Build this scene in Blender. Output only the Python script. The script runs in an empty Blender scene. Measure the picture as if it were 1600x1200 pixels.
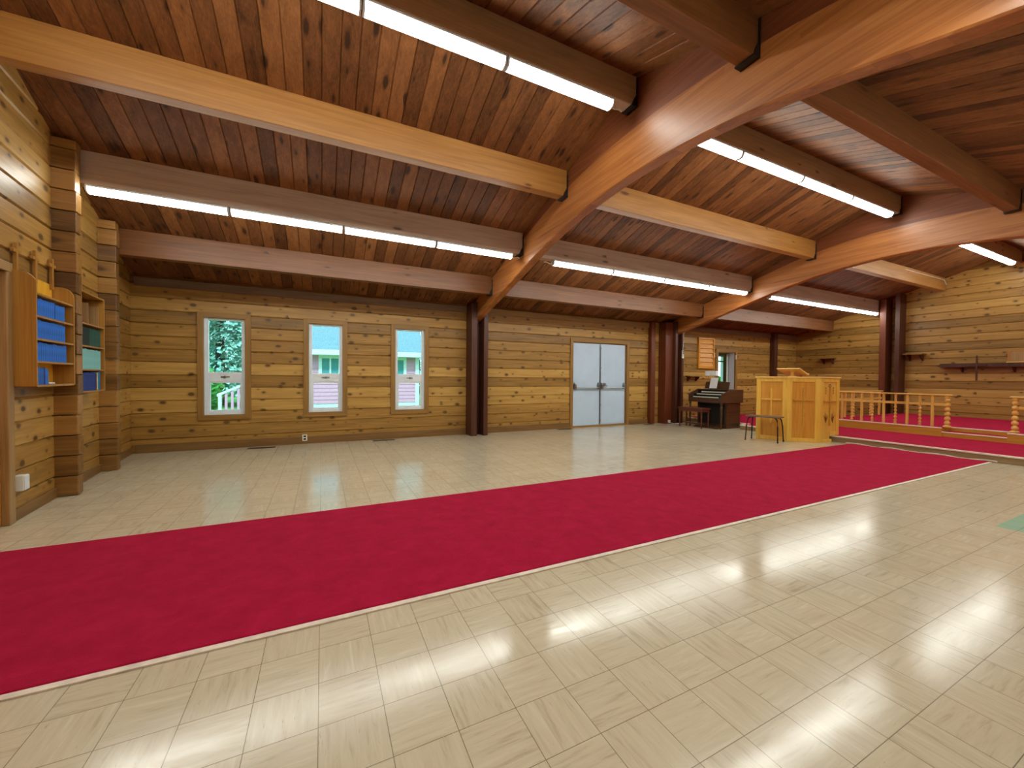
import bpy, bmesh, math, random
from mathutils import Vector, Matrix

SC = bpy.context.scene
COL = SC.collection
RNG = random.Random(7)

# ---------------------------------------------------------------- mesh helper
class MB:
    def __init__(self):
        self.v = []; self.f = []; self.mi = []; self.M = None; self.mat = 0
    def _add(self, vs, fs):
        b = len(self.v)
        for p in vs:
            p = Vector(p)
            if self.M is not None:
                p = self.M @ p
            self.v.append(p)
        for f in fs:
            self.f.append(tuple(b + i for i in f)); self.mi.append(self.mat)
        return self
    def box(self, x0, x1, y0, y1, z0, z1):
        vs = [(x0,y0,z0),(x1,y0,z0),(x1,y1,z0),(x0,y1,z0),(x0,y0,z1),(x1,y0,z1),(x1,y1,z1),(x0,y1,z1)]
        return self._add(vs, [(0,3,2,1),(4,5,6,7),(0,1,5,4),(1,2,6,5),(2,3,7,6),(3,0,4,7)])
    def prism(self, poly, axis, a, b):
        """poly: 2-D outline; axis x: (y,z), axis y: (x,z), axis z: (x,y); extruded from a to b"""
        def P(p, t):
            return {'x': (t, p[0], p[1]), 'y': (p[0], t, p[1]), 'z': (p[0], p[1], t)}[axis]
        n = len(poly)
        vs = [P(p, a) for p in poly] + [P(p, b) for p in poly]
        fs = [tuple(range(n))[::-1], tuple(range(n, 2*n))]
        for i in range(n):
            j = (i+1) % n
            fs.append((i, j, n+j, n+i))
        return self._add(vs, fs)
    def tube(self, pts, r, n=8, cap=True):
        pts = [Vector(p) for p in pts]
        rs = r if isinstance(r, (list, tuple)) else [r]*len(pts)
        vs = []; fs = []
        for i, p in enumerate(pts):
            if i == 0: t = pts[1]-pts[0]
            elif i == len(pts)-1: t = pts[-1]-pts[-2]
            else: t = pts[i+1]-pts[i-1]
            t.normalize()
            up = Vector((0,0,1)) if abs(t.z) < .95 else Vector((1,0,0))
            a = t.cross(up).normalized(); b = t.cross(a).normalized()
            for k in range(n):
                an = 2*math.pi*k/n
                vs.append(p + (a*math.cos(an)+b*math.sin(an))*rs[i])
        for i in range(len(pts)-1):
            for k in range(n):
                k2 = (k+1) % n
                fs.append((i*n+k, i*n+k2, (i+1)*n+k2, (i+1)*n+k))
        if cap:
            fs.append(tuple(range(n))[::-1]); fs.append(tuple((len(pts)-1)*n+k for k in range(n)))
        return self._add(vs, fs)
    def lathe(self, prof, n=14, c=(0,0,0)):
        """prof: list of (radius, z)"""
        pts = [(c[0], c[1], c[2]+z) for _, z in prof]
        vs = []; fs = []
        for (r, z), p in zip(prof, pts):
            for k in range(n):
                an = 2*math.pi*k/n
                vs.append((p[0]+r*math.cos(an), p[1]+r*math.sin(an), p[2]))
        m = len(prof)
        for i in range(m-1):
            for k in range(n):
                k2 = (k+1) % n
                fs.append((i*n+k, i*n+k2, (i+1)*n+k2, (i+1)*n+k))
        fs.append(tuple(range(n))[::-1]); fs.append(tuple((m-1)*n+k for k in range(n)))
        return self._add(vs, fs)
    def grid(self, fn, nu, nv, thick=None):
        vs = [fn(i/nu, j/nv) for j in range(nv+1) for i in range(nu+1)]
        fs = []
        for j in range(nv):
            for i in range(nu):
                a = j*(nu+1)+i
                fs.append((a, a+1, a+nu+2, a+nu+1))
        return self._add(vs, fs)
    def build(self, name, mat, parent=None, loc=None, rot=None, bevel=0, smooth=False, seg=2):
        me = bpy.data.meshes.new(name)
        me.from_pydata([tuple(p) for p in self.v], [], self.f)
        mats = mat if isinstance(mat, (list, tuple)) else [mat]
        for m in mats: me.materials.append(m)
        if len(mats) > 1:
            for p, i in zip(me.polygons, self.mi): p.material_index = i
        bm = bmesh.new(); bm.from_mesh(me)
        bmesh.ops.recalc_face_normals(bm, faces=bm.faces)
        bm.to_mesh(me); bm.free()
        if smooth:
            for p in me.polygons: p.use_smooth = True
        o = bpy.data.objects.new(name, me)
        COL.objects.link(o)
        if parent is not None: o.parent = parent
        if loc is not None: o.location = loc
        if rot is not None: o.rotation_euler = rot if isinstance(rot, (tuple, list)) else (0, 0, rot)
        if bevel:
            b = o.modifiers.new('bevel', 'BEVEL'); b.width = bevel; b.segments = seg
            b.limit_method = 'ANGLE'; b.angle_limit = math.radians(40)
        if smooth:
            try: me.set_sharp_from_angle(angle=math.radians(40))
            except Exception: pass
        return o

def bx(*a): return MB().box(*a)

def tag(o, label, cat, group=None, kind=None):
    o['label'] = label; o['category'] = cat
    if group: o['group'] = group
    if kind: o['kind'] = kind
    return o
def thing(name, label, cat, loc=(0,0,0), rot=0, group=None, kind=None):
    o = bpy.data.objects.new(name, None); COL.objects.link(o)
    o.empty_display_size = .1
    o.location = loc; o.rotation_euler = (0,0,rot)
    return tag(o, label, cat, group, kind)
def copy_tree(o, parent=None):
    c = o.copy(); COL.objects.link(c)
    if parent is not None: c.parent = parent
    for ch in list(o.children): copy_tree(ch, c)
    return c

# ---------------------------------------------------------------- materials
def s2l(c):
    return tuple(((x/255)/12.92 if x/255 <= .04045 else ((x/255+.055)/1.055)**2.4) for x in c) + (1,)

class NT:
    def __init__(self, name):
        self.m = bpy.data.materials.new(name); self.m.use_nodes = True
        self.t = self.m.node_tree; self.n = self.t.nodes; self.n.clear()
        self.out = self.n.new('ShaderNodeOutputMaterial')
    def node(self, typ, **kw):
        nd = self.n.new(typ)
        for k, v in kw.items():
            if k.startswith('i_'):
                nd.inputs[int(k[2:]) if k[2:].isdigit() else k[2:].replace('_', ' ')].default_value = v
            else: setattr(nd, k, v)
        return nd
    def link(self, a, b): self.t.links.new(a, b)
    def math(self, op, a, b=None, c=None):
        nd = self.node('ShaderNodeMath', operation=op)
        for i, x in enumerate((a, b, c)):
            if x is None: continue
            if isinstance(x, (int, float)): nd.inputs[i].default_value = x
            else: self.link(x, nd.inputs[i])
        return nd.outputs[0]
    def comb(self, x, y, z):
        nd = self.node('ShaderNodeCombineXYZ')
        for i, q in enumerate((x, y, z)):
            if isinstance(q, (int, float)): nd.inputs[i].default_value = q
            else: self.link(q, nd.inputs[i])
        return nd.outputs[0]
    def noise(self, vec, scale, detail=3, rough=.55, dist=0):
        nd = self.node('ShaderNodeTexNoise')
        nd.inputs['Scale'].default_value = scale; nd.inputs['Detail'].default_value = detail
        nd.inputs['Roughness'].default_value = rough; nd.inputs['Distortion'].default_value = dist
        self.link(vec, nd.inputs['Vector'])
        return nd.outputs['Fac']
    def white(self, vec):
        nd = self.node('ShaderNodeTexWhiteNoise', noise_dimensions='3D')
        self.link(vec, nd.inputs['Vector'])
        return nd.outputs['Value'], nd.outputs['Color']
    def ramp(self, fac, stops):
        nd = self.node('ShaderNodeValToRGB')
        el = nd.color_ramp.elements
        while len(el) < len(stops): el.new(.5)
        for e, (p, c) in zip(el, stops):
            e.position = p; e.color = c
        self.link(fac, nd.inputs[0])
        return nd.outputs[0]
    def mix(self, fac, a, b, blend='MIX'):
        nd = self.node('ShaderNodeMix', data_type='RGBA', blend_type=blend)
        for sock, x in ((nd.inputs[0], fac), (nd.inputs[6], a), (nd.inputs[7], b)):
            if isinstance(x, (int, float)): sock.default_value = x
            elif isinstance(x, tuple): sock.default_value = x
            else: self.link(x, sock)
        return nd.outputs[2]
    def coords(self):
        tc = self.node('ShaderNodeTexCoord')
        sp = self.node('ShaderNodeSeparateXYZ')
        self.link(tc.outputs['Object'], sp.inputs[0])
        return tc.outputs['Object'], sp.outputs
    def principled(self, color, rough=.5, metal=0, spec=.5, bump=None, bstr=.2, bdist=.01, coat=0):
        p = self.node('ShaderNodeBsdfPrincipled')
        for s, x in (('Base Color', color), ('Roughness', rough), ('Metallic', metal)):
            if isinstance(x, (int, float, tuple)): p.inputs[s].default_value = x
            else: self.link(x, p.inputs[s])
        p.inputs['Specular IOR Level'].default_value = spec
        if coat:
            p.inputs['Coat Weight'].default_value = coat; p.inputs['Coat Roughness'].default_value = .2
        if bump is not None:
            b = self.node('ShaderNodeBump'); b.inputs['Strength'].default_value = bstr; b.inputs['Distance'].default_value = bdist
            self.link(bump, b.inputs['Height']); self.link(b.outputs[0], p.inputs['Normal'])
        self.link(p.outputs[0], self.out.inputs[0])
        return p

def plain(name, rgb, rough=.5, metal=0, spec=.5, var=.06, scale=14):
    t = NT(name); o, _ = t.coords()
    c = s2l(rgb)
    n = t.noise(o, scale, 3)
    d = tuple(x*(1-2*var) for x in c[:3]) + (1,); b = tuple(min(1, x*(1+2*var)) for x in c[:3]) + (1,)
    t.principled(t.ramp(n, [(.3, d), (.7, b)]), rough, metal, spec)
    return t.m

def wood(name, axis, dark, mid, light, plank=None, paxis=None, board=0, knots=0, knot_col=(58,30,14), kscale=(1.6, 5.0),
         rough=.42, spec=.45, grain=1.0, pvar=.5, bstr=.12, ovar=0):
    """grain runs along axis; plank = (width, offset) splits into boards across paxis; board = board length"""
    t = NT(name); o, xyz = t.coords()
    ix = 'XYZ'.index(axis); others = [i for i in range(3) if i != ix]
    a = xyz[ix]; b = xyz[others[0]]; c = xyz[others[1]]
    r = None
    if plank:
        pc = xyz['XYZ'.index(paxis)]
        k = t.math('FLOOR', t.math('DIVIDE', t.math('SUBTRACT', pc, plank[1]), plank[0]))
        if board:
            r0, _ = t.white(t.comb(k, 3.3, 1.7))
            j = t.math('FLOOR', t.math('DIVIDE', t.math('ADD', a, t.math('MULTIPLY', r0, board*3)), board))
        else: j = 0.0
        r, rc = t.white(t.comb(k, j, 9.1))
    else:
        oi = t.node('ShaderNodeObjectInfo')
        r = oi.outputs['Random']
    off = t.math('MULTIPLY', r, 40.0)
    va = t.comb(t.math('ADD', t.math('MULTIPLY', a, 1.1), off), t.math('MULTIPLY', b, 16), t.math('MULTIPLY', c, 16))
    g1 = t.noise(va, 1.0*grain, 4, .6, .6)
    vb = t.comb(t.math('ADD', t.math('MULTIPLY', a, 2.2), off), t.math('MULTIPLY', b, 90), t.math('MULTIPLY', c, 90))
    g2 = t.noise(vb, 1.0*grain, 2, .5)
    f = t.math('ADD', t.math('MULTIPLY', g1, .62), t.math('MULTIPLY', g2, .38))
    if plank:
        f = t.math('ADD', f, t.math('MULTIPLY', t.math('SUBTRACT', r, .5), pvar))
    elif ovar:
        f = t.math('ADD', f, t.math('MULTIPLY', t.math('SUBTRACT', r, .5), ovar))
    col = t.ramp(f, [(.22, s2l(dark)), (.5, s2l(mid)), (.78, s2l(light))])
    if knots:
        # knots lie on the plank face: grain axis + the plank axis
        if plank: q = xyz['XYZ'.index(paxis)]
        else: q = t.math('ADD', b, c)
        kv = t.comb(t.math('ADD', t.math('MULTIPLY', a, kscale[0]), off), t.math('ADD', t.math('MULTIPLY', q, kscale[1]), t.math('MULTIPLY', off, .37)), 0.0)
        wob = t.noise(va, 3, 2)
        vo = t.node('ShaderNodeTexVoronoi', voronoi_dimensions='2D'); vo.inputs['Scale'].default_value = 1
        t.link(kv, vo.inputs['Vector'])
        sc = t.node('ShaderNodeSeparateColor'); t.link(vo.outputs['Color'], sc.inputs[0])
        size = t.math('MULTIPLY', t.math('MAXIMUM', t.math('SUBTRACT', sc.outputs[0], 1-knots), 0.0), .17/knots)
        d = t.math('ADD', vo.outputs['Distance'], t.math('MULTIPLY', t.math('SUBTRACT', wob, .5), .09))
        # soft knot mask: 1 inside
        mk = t.node('ShaderNodeMapRange', interpolation_type='SMOOTHSTEP')
        t.link(t.math('SUBTRACT', d, size), mk.inputs[0]); mk.inputs[1].default_value = -.05; mk.inputs[2].default_value = .05
        mk.inputs[3].default_value = 1; mk.inputs[4].default_value = 0
        has = t.math('GREATER_THAN', size, .012)
        col = t.mix(t.math('MULTIPLY', t.math('MULTIPLY', mk.outputs[0], has), .9), col, s2l(knot_col))
        # halo of swirled darker grain
        mh = t.node('ShaderNodeMapRange', interpolation_type='SMOOTHSTEP')
        t.link(t.math('SUBTRACT', d, size), mh.inputs[0]); mh.inputs[1].default_value = .0; mh.inputs[2].default_value = .16
        mh.inputs[3].default_value = .38; mh.inputs[4].default_value = 0
        col = t.mix(t.math('MULTIPLY', mh.outputs[0], has), col, s2l(dark))
    t.principled(col, rough, 0, spec, bump=g2, bstr=bstr, bdist=.004)
    return t.m

M = {}
LOG_D, LOG_M, LOG_L = (120,86,38), (168,124,58), (200,158,86)
CH = .205
M['log'] = wood('log_siding', 'X', LOG_D, LOG_M, LOG_L, (CH, 0), 'Z', 0, .75, kscale=(3.7, 6.0), pvar=.42, knot_col=(40,20,10))
M['logend'] = wood('log_stub', 'Y', (92,60,26), (140,98,46), (172,124,62), (CH, 0), 'Z', 0, .25, pvar=.5)
M['deck'] = wood('ceiling_deck', 'Y', (74,44,24), (116,72,40), (150,98,56), (.155, 0), 'X', 0, .6, knot_col=(36,20,14), kscale=(2.4, 7.0), pvar=.36, rough=.55, spec=.25)
M['beam_tan'] = wood('beam_tan', 'X', (134,86,38), (168,114,52), (188,136,72), knots=.16, kscale=(2.4, 8), grain=.8)
M['beam_red'] = wood('beam_red', 'X', (86,48,24), (122,74,38), (148,94,54), knots=.16, kscale=(2.4, 8), grain=.8)
M['beam_glow_wash'] = wood('beam_glow_wash', 'X', (150,128,110), (186,162,142), (204,182,164), knots=.12, kscale=(2.4, 8), grain=.8)  # fixture beams: pale grey glow of the tubes mixed into the wood colour
M['arch'] = wood('arch_laminate', 'Y', (126,70,32), (172,106,54), (196,132,76), (.04, 0), 'Z', 4.0, 0, rough=.4, spec=.5, pvar=.22)
M['arch_dark'] = wood('arch_filler', 'Y', (92,48,26), (128,70,40), (150,90,54), rough=.5)
M['post'] = wood('post_dark', 'Z', (44,20,12), (76,38,22), (104,56,34), rough=.45)
M['post_red'] = wood('post_red', 'Z', (70,28,14), (104,48,24), (132,66,36), rough=.45)
M['trim'] = wood('trim_brown', 'X', (92,64,30), (126,90,46), (148,110,60), rough=.5)
M['trim_grey'] = wood('trim_grey', 'X', (92,68,50), (122,94,70), (142,114,88), rough=.55)
M['casing'] = wood('casing_oak', 'Z', (112,80,36), (146,106,50), (168,126,66), rough=.45)
M['casing_h'] = wood('casing_oak_flat', 'X', (112,80,36), (146,106,50), (168,126,66), rough=.45)
M['oak'] = wood('golden_oak', 'Z', (212,154,46), (238,188,78), (248,208,112), rough=.32, spec=.5)
M['oak_panel'] = wood('oak_panel', 'Z', (184,114,30), (214,148,52), (230,170,80), rough=.35, spec=.5)
M['oak_carved'] = wood('oak_panel_pale', 'Z', (200,142,46), (228,176,74), (240,198,106), rough=.35, spec=.5)
M['oak_top'] = wood('oak_top', 'X', (214,164,74), (238,196,112), (248,214,144), rough=.3)
M['rail'] = wood('rail_oak', 'Z', (206,150,58), (234,184,92), (248,210,128), rough=.3, spec=.5)
M['rail_h'] = wood('rail_oak_flat', 'Y', (206,150,58), (234,184,92), (248,210,128), rough=.3, spec=.5)
M['rail_base'] = wood('rail_base_oak', 'Y', (176,122,34), (206,152,56), (224,176,84), rough=.3, spec=.5)
M['shelf'] = wood('shelf_ply', 'Z', (134,88,32), (166,116,46), (188,140,66), rough=.4)
M['shelf_back'] = wood('shelf_back_ply', 'Z', (196,132,24), (224,166,44), (238,186,70), rough=.4)
M['louver'] = wood('louver_pine', 'X', (190,120,28), (216,146,46), (232,170,70), rough=.35)
M['walnut'] = wood('organ_walnut', 'X', (44,26,14), (78,48,26), (104,70,40), rough=.35)
M['walnut_red'] = wood('bench_walnut', 'Y', (66,28,18), (98,48,32), (124,66,44), rough=.4)
M['step_wood'] = wood('step_riser', 'Y', (112,88,58), (150,122,84), (172,146,106), rough=.5)
M['white'] = plain('white_vinyl', (226,233,240), .35, var=.02)
M['door_white'] = plain('door_paint', (190,210,232), .35, var=.02, scale=3)
M['plastic'] = plain('white_plastic', (228,226,216), .4, var=.02)
M['steel'] = plain('brushed_steel', (150,156,160), .3, 1, var=.05)
M['black'] = plain('black_steel', (16,15,15), .5, var=.1)
M['blackplastic'] = plain('black_plastic', (20,20,22), .4)
M['dark'] = plain('dark_slot', (22,18,14), .7)
M['nosing'] = plain('aluminium_nosing', (244,228,208), .35, 0, var=.03)
M['binding'] = plain('carpet_binding', (224,206,190), .7, var=.08)
M['paper'] = plain('paper', (232,232,232), .8, var=.02)
M['pages'] = plain('book_pages', (222,212,186), .8)
M['blue'] = plain('blue_cloth', (36,92,176), .6, var=.12)
M['blue2'] = plain('bright_blue_cloth', (34,106,206), .6, var=.12)
M['navy'] = plain('navy_cloth', (22,46,132), .55, var=.1)
M['green'] = plain('green_cloth', (18,74,58), .55, var=.1)
M['blackcloth'] = plain('black_cloth', (14,30,26), .6, var=.1)
M['aqua'] = plain('pale_aqua_cover', (132,196,196), .6, var=.05)
M['teal'] = plain('teal_cover', (44,146,150), .6, var=.05)
M['maroon'] = plain('maroon_cover', (120,40,40), .6)
M['cardboard'] = plain('cardboard', (176,132,84), .8)
M['stoolseat'] = plain('stool_seat', (112,88,72), .5, var=.1)
M['stoolleg'] = plain('brown_steel', (52,36,30), .4, .4)
M['ivory'] = plain('ivory_keys', (232,228,214), .3, var=.02)
M['gilt'] = plain('carved_dark', (132,82,28), .6)

def mk_floor():
    t = NT('vinyl_floor_tile'); o, xyz = t.coords()
    T = .222
    u = t.math('DIVIDE', t.math('ADD', xyz[0], .012), T); v = t.math('DIVIDE', t.math('SUBTRACT', xyz[1], 1.515), T)
    i = t.math('FLOOR', u); j = t.math('FLOOR', v)
    r, rc = t.white(t.comb(i, j, 2.0))
    r2, _ = t.white(t.comb(i, j, 7.0))
    par = t.math('GREATER_THAN', t.math('PINGPONG', t.math('ADD', i, j), 1.0), .5)
    off = t.math('MULTIPLY', r, 30.)
    va = t.comb(t.math('ADD', t.math('MULTIPLY', xyz[0], 5), off), t.math('MULTIPLY', xyz[1], 45), off)
    vb = t.comb(t.math('MULTIPLY', xyz[0], 45), t.math('ADD', t.math('MULTIPLY', xyz[1], 5), off), off)
    vm = t.node('ShaderNodeMix', data_type='VECTOR'); t.link(par, vm.inputs[0]); t.link(va, vm.inputs[4]); t.link(vb, vm.inputs[5])
    n = t.noise(vm.outputs[1], 1.0, 4, .6, .4)
    base = t.ramp(t.math('ADD', n, t.math('MULTIPLY', t.math('SUBTRACT', r2, .5), .12)),
                  [(.2, s2l((172,154,128))), (.4, s2l((197,181,154))), (.62, s2l((205,190,164))), (.85, s2l((217,206,186)))])
    # dark flecks
    fl = t.noise(vm.outputs[1], 2.6, 3, .7)
    base = t.mix(t.math('MULTIPLY', t.math('GREATER_THAN', fl, .68), .3), base, s2l((120,98,72)))
    # patch of replacement teal tiles
    inx = t.math('MULTIPLY', t.math('GREATER_THAN', xyz[0], 5.187), t.math('LESS_THAN', xyz[0], 6.52))
    iny = t.math('MULTIPLY', t.math('LESS_THAN', xyz[1], 1.187), t.math('GREATER_THAN', xyz[1], .299))
    base = t.mix(t.math('MULTIPLY', inx, iny), base, s2l((150,190,166)))
    # seams
    def seam(w):
        fr = t.math('FRACT', w)
        return t.math('LESS_THAN', t.math('MINIMUM', fr, t.math('SUBTRACT', 1.0, fr)), .006)
    sm = t.math('MAXIMUM', seam(u), seam(v))
    base = t.mix(t.math('MULTIPLY', sm, .75), base, s2l((96,80,60)))
    big = t.noise(o, 1.1, 3, .5)
    rg = t.node('ShaderNodeMapRange'); t.link(big, rg.inputs[0]); rg.inputs[1].default_value = .3; rg.inputs[2].default_value = .7
    rg.inputs[3].default_value = .10; rg.inputs[4].default_value = .22
    wv = t.noise(o, 7, 2)
    hb = t.math('SUBTRACT', t.math('ADD', t.math('MULTIPLY', wv, .5), t.math('MULTIPLY', n, .08)), t.math('MULTIPLY', sm, .2))
    t.principled(base, rg.outputs[0], 0, .55, bump=hb, bstr=.16, bdist=.01)
    return t.m
M['floor'] = mk_floor()

def mk_carpet(name, a, b, c):
    t = NT(name); o, xyz = t.coords()
    n1 = t.noise(o, 7, 5, .65, .4); n2 = t.noise(o, 420, 2, .6)
    f = t.math('ADD', t.math('MULTIPLY', n1, .6), t.math('MULTIPLY', n2, .4))
    col = t.ramp(f, [(.3, s2l(a)), (.5, s2l(b)), (.72, s2l(c))])
    h = t.noise(o, 260, 2, .7)
    p = t.principled(col, .95, 0, .1, bump=h, bstr=.7, bdist=.01)
    p.inputs['Sheen Weight'].default_value = .25; p.inputs['Sheen Roughness'].default_value = .5
    p.inputs['Sheen Tint'].default_value = s2l((230,90,120))
    return t.m
M['carpet'] = mk_carpet('crimson_carpet', (152,8,42), (176,16,56), (196,28,72))

def mk_emit(name, rgb, s):
    t = NT(name)
    e = t.node('ShaderNodeEmission'); e.inputs[0].default_value = s2l(rgb); e.inputs[1].default_value = s
    t.link(e.outputs[0], t.out.inputs[0]); return t.m
M['lens'] = mk_emit('lit_lens', (250,255,246), 29.0)

def mk_glass():
    t = NT('window_glass')
    tr = t.node('ShaderNodeBsdfTransparent'); tr.inputs[0].default_value = (.86,.97,.97,1)
    gl = t.node('ShaderNodeBsdfGlossy'); gl.inputs['Roughness'].default_value = .02
    mx = t.node('ShaderNodeMixShader'); mx.inputs[0].default_value = .035
    t.link(tr.outputs[0], mx.inputs[1]); t.link(gl.outputs[0], mx.inputs[2])
    t.link(mx.outputs[0], t.out.inputs[0]); return t.m
M['glass'] = mk_glass()

# ---------------------------------------------------------------- dimensions
YN, YS, XE = 8.05, -1.61, 15.0
RY, RZ, SL = 3.2, 4.37, .325
def deck(y): return RZ - SL*abs(y-RY)
W0 = Vector((-2.318, 4.72)); WU = Vector((-.1054, .9944)).normalized(); WN = Vector((WU.y, -WU.x))
W_ROT = math.atan2(WU.y, WU.x)
def wpt(s, off=0): return W0 + WU*s + WN*off
def wall_x(y): return W0.x + WU.x*(y-W0.y)/WU.y

# ---------------------------------------------------------------- setting
floor = tag(bx(-2.95, 15.25, YS-.2, 8.3, -.12, 0).build('floor', M['floor']), 'beige streaked vinyl tile floor of the hall', 'floor', kind='structure')

def log_wall(name, x0, x1, top, openings, loc, rot, label, depth=.2):
    """local x along, front face at y=0 facing -y; top(x) height limit; openings (xa,xb,za,zb)"""
    mb = MB(); c = .014; g = .018
    k = 0
    while True:
        z0 = k*CH; z1 = z0+CH
        # x-range where the wall is at least this high
        n = 240; xs = [x0+(x1-x0)*i/n for i in range(n+1)]
        ok = [x for x in xs if top(x) > z0+.01]
        if not ok: break
        spans = [(min(ok), max(ok))]
        for (xa, xb, za, zb) in openings:
            if za < z1-.001 and zb > z0+.001:
                new = []
                for (a, b) in spans:
                    if xb <= a or xa >= b: new.append((a, b)); continue
                    if xa > a: new.append((a, xa))
                    if xb < b: new.append((xb, b))
                spans = new
        for a, b in spans:
            mb.prism([(g, z0), (0, z0+c), (0, z1-c), (g, z1), (depth, z1), (depth, z0)], 'x', a, b)
        # fill partial courses above / below an opening
        for (xa, xb, za, zb) in openings:
            if z0 < za < z1: mb.box(xa, xb, 0, depth, z0, za)
            if z0 < zb < z1: mb.box(xa, xb, 0, depth, zb, z1)
        k += 1
    o = mb.build(name, M['log'], loc=loc, rot=rot)
    return tag(o, label, 'wall', kind='structure')

WIN = [(-1.84, -1.10), (-.30, .435), (1.23, 1.985)]
WZ0, WZ1 = .485, 2.275
DX0, DX1, DZ1 = 5.485, 7.366, 2.215
PX0, PX1, PZ1 = 10.80, 11.80, 2.16
cw = .085
ops = [(a+.03, b-.03, WZ0+.03, WZ1-.03) for a, b in WIN] + [(DX0+.04, DX1-.04, 0, DZ1-.04), (PX0+.05, PX1-.05, 0, PZ1-.04)]
log_wall('wall_north', -2.9, 15.2, lambda x: 2.86, ops, (0, YN, 0), 0, 'long knotty log wall with three narrow windows and white double doors')
log_wall('wall_west', -6.7, 3.5, lambda s: deck(4.72+.9944*s)+.05, [(-1.06, -.06, 0, 2.02)], (W0.x, W0.y, 0), W_ROT, 'log end wall carrying the two hymnal bookshelves')
log_wall('wall_east', -8.2, 1.8, lambda s: deck(-s)+.05, [], (XE, 0, 0), -math.pi/2, 'log end wall behind the altar platform')
log_wall('wall_south', -15.2, 2.9, lambda s: 2.86, [], (0, YS, 0), math.pi, 'log side wall behind the camera')

# ceiling deck of tongue-and-groove boards, two slopes
mb = MB()
for side in (1, -1):
    ya, yb = RY, (8.28 if side > 0 else YS-.25)
    for k in range(-20, 99):
        x0 = k*.155; x1 = x0+.155; c = .008
        sec = [(x0, .012), (x0+c, 0), (x1-c, 0), (x1, .012), (x1, .05), (x0, .05)]
        vs = [(x, ya, RZ+h) for x, h in sec] + [(x, yb, deck(yb)+h) for x, h in sec]
        n = 6
        mb._add(vs, [tuple(range(n)), tuple(range(n, 2*n))] + [(i, (i+1) % n, n+(i+1) % n, n+i) for i in range(n)])
tag(mb.build('ceiling', M['deck']), 'pitched ceiling of knotty reddish cedar boards', 'ceiling', kind='structure')

# arches ----------------------------------------------------------
def arch_z(y):
    d = abs(y-RY)
    return 3.38-.065*d*d if d < 2 else 3.12-.255*(d-2)
ARCH = [(2.93, 3.07), (8.80, 8.94)]
for i, (xa, xb) in enumerate(ARCH):
    t = thing('arch_beam', ['near curved glulam arch crossing the hall beside the windows', 'far curved glulam arch in front of the altar platform'][i], 'arch', ((xa+xb)/2, RY, 0), kind='structure')
    n = 64; y0, y1 = -1.5, 7.95
    ys = [y0+(y1-y0)*k/n for k in range(n+1)]
    hw = (xb-xa)/2
    mb = MB()
    lo = [arch_z(y) for y in ys]; hi = [min(arch_z(y)+.47, deck(y)-.015) for y in ys]
    vs = []; fs = []
    for k, y in enumerate(ys):
        c = .012
        vs += [(-hw, y-RY, lo[k]+c), (-hw+c, y-RY, lo[k]), (hw-c, y-RY, lo[k]), (hw, y-RY, lo[k]+c), (hw, y-RY, hi[k]), (-hw, y-RY, hi[k])]
    for k in range(n):
        for q in range(6): fs.append((k*6+q, k*6+(q+1) % 6, (k+1)*6+(q+1) % 6, (k+1)*6+q))
    fs += [tuple(range(6)), tuple(n*6+q for q in range(6))]
    mb._add(vs, fs); mb.build('curved_laminate', M['arch'], t)
    mb = MB(); hw2 = hw-.018
    ks = [k for k in range(n+1) if hi[k] < deck(ys[k])-.03]
    vs = []; fs = []
    for k in ks:
        y = ys[k]; vs += [(-hw2, y-RY, hi[k]-.03), (hw2, y-RY, hi[k]-.03), (hw2, y-RY, deck(y)+.002), (-hw2, y-RY, deck(y)+.002)]
    for m in range(len(ks)-1):
        for q in range(4): fs.append((m*4+q, m*4+(q+1) % 4, (m+1)*4+(q+1) % 4, (m+1)*4+q))
    fs += [(0,1,2,3), tuple((len(ks)-1)*4+q for q in range(4))]
    mb._add(vs, fs); mb.build('tapered_filler', M['arch_dark'], t)

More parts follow.
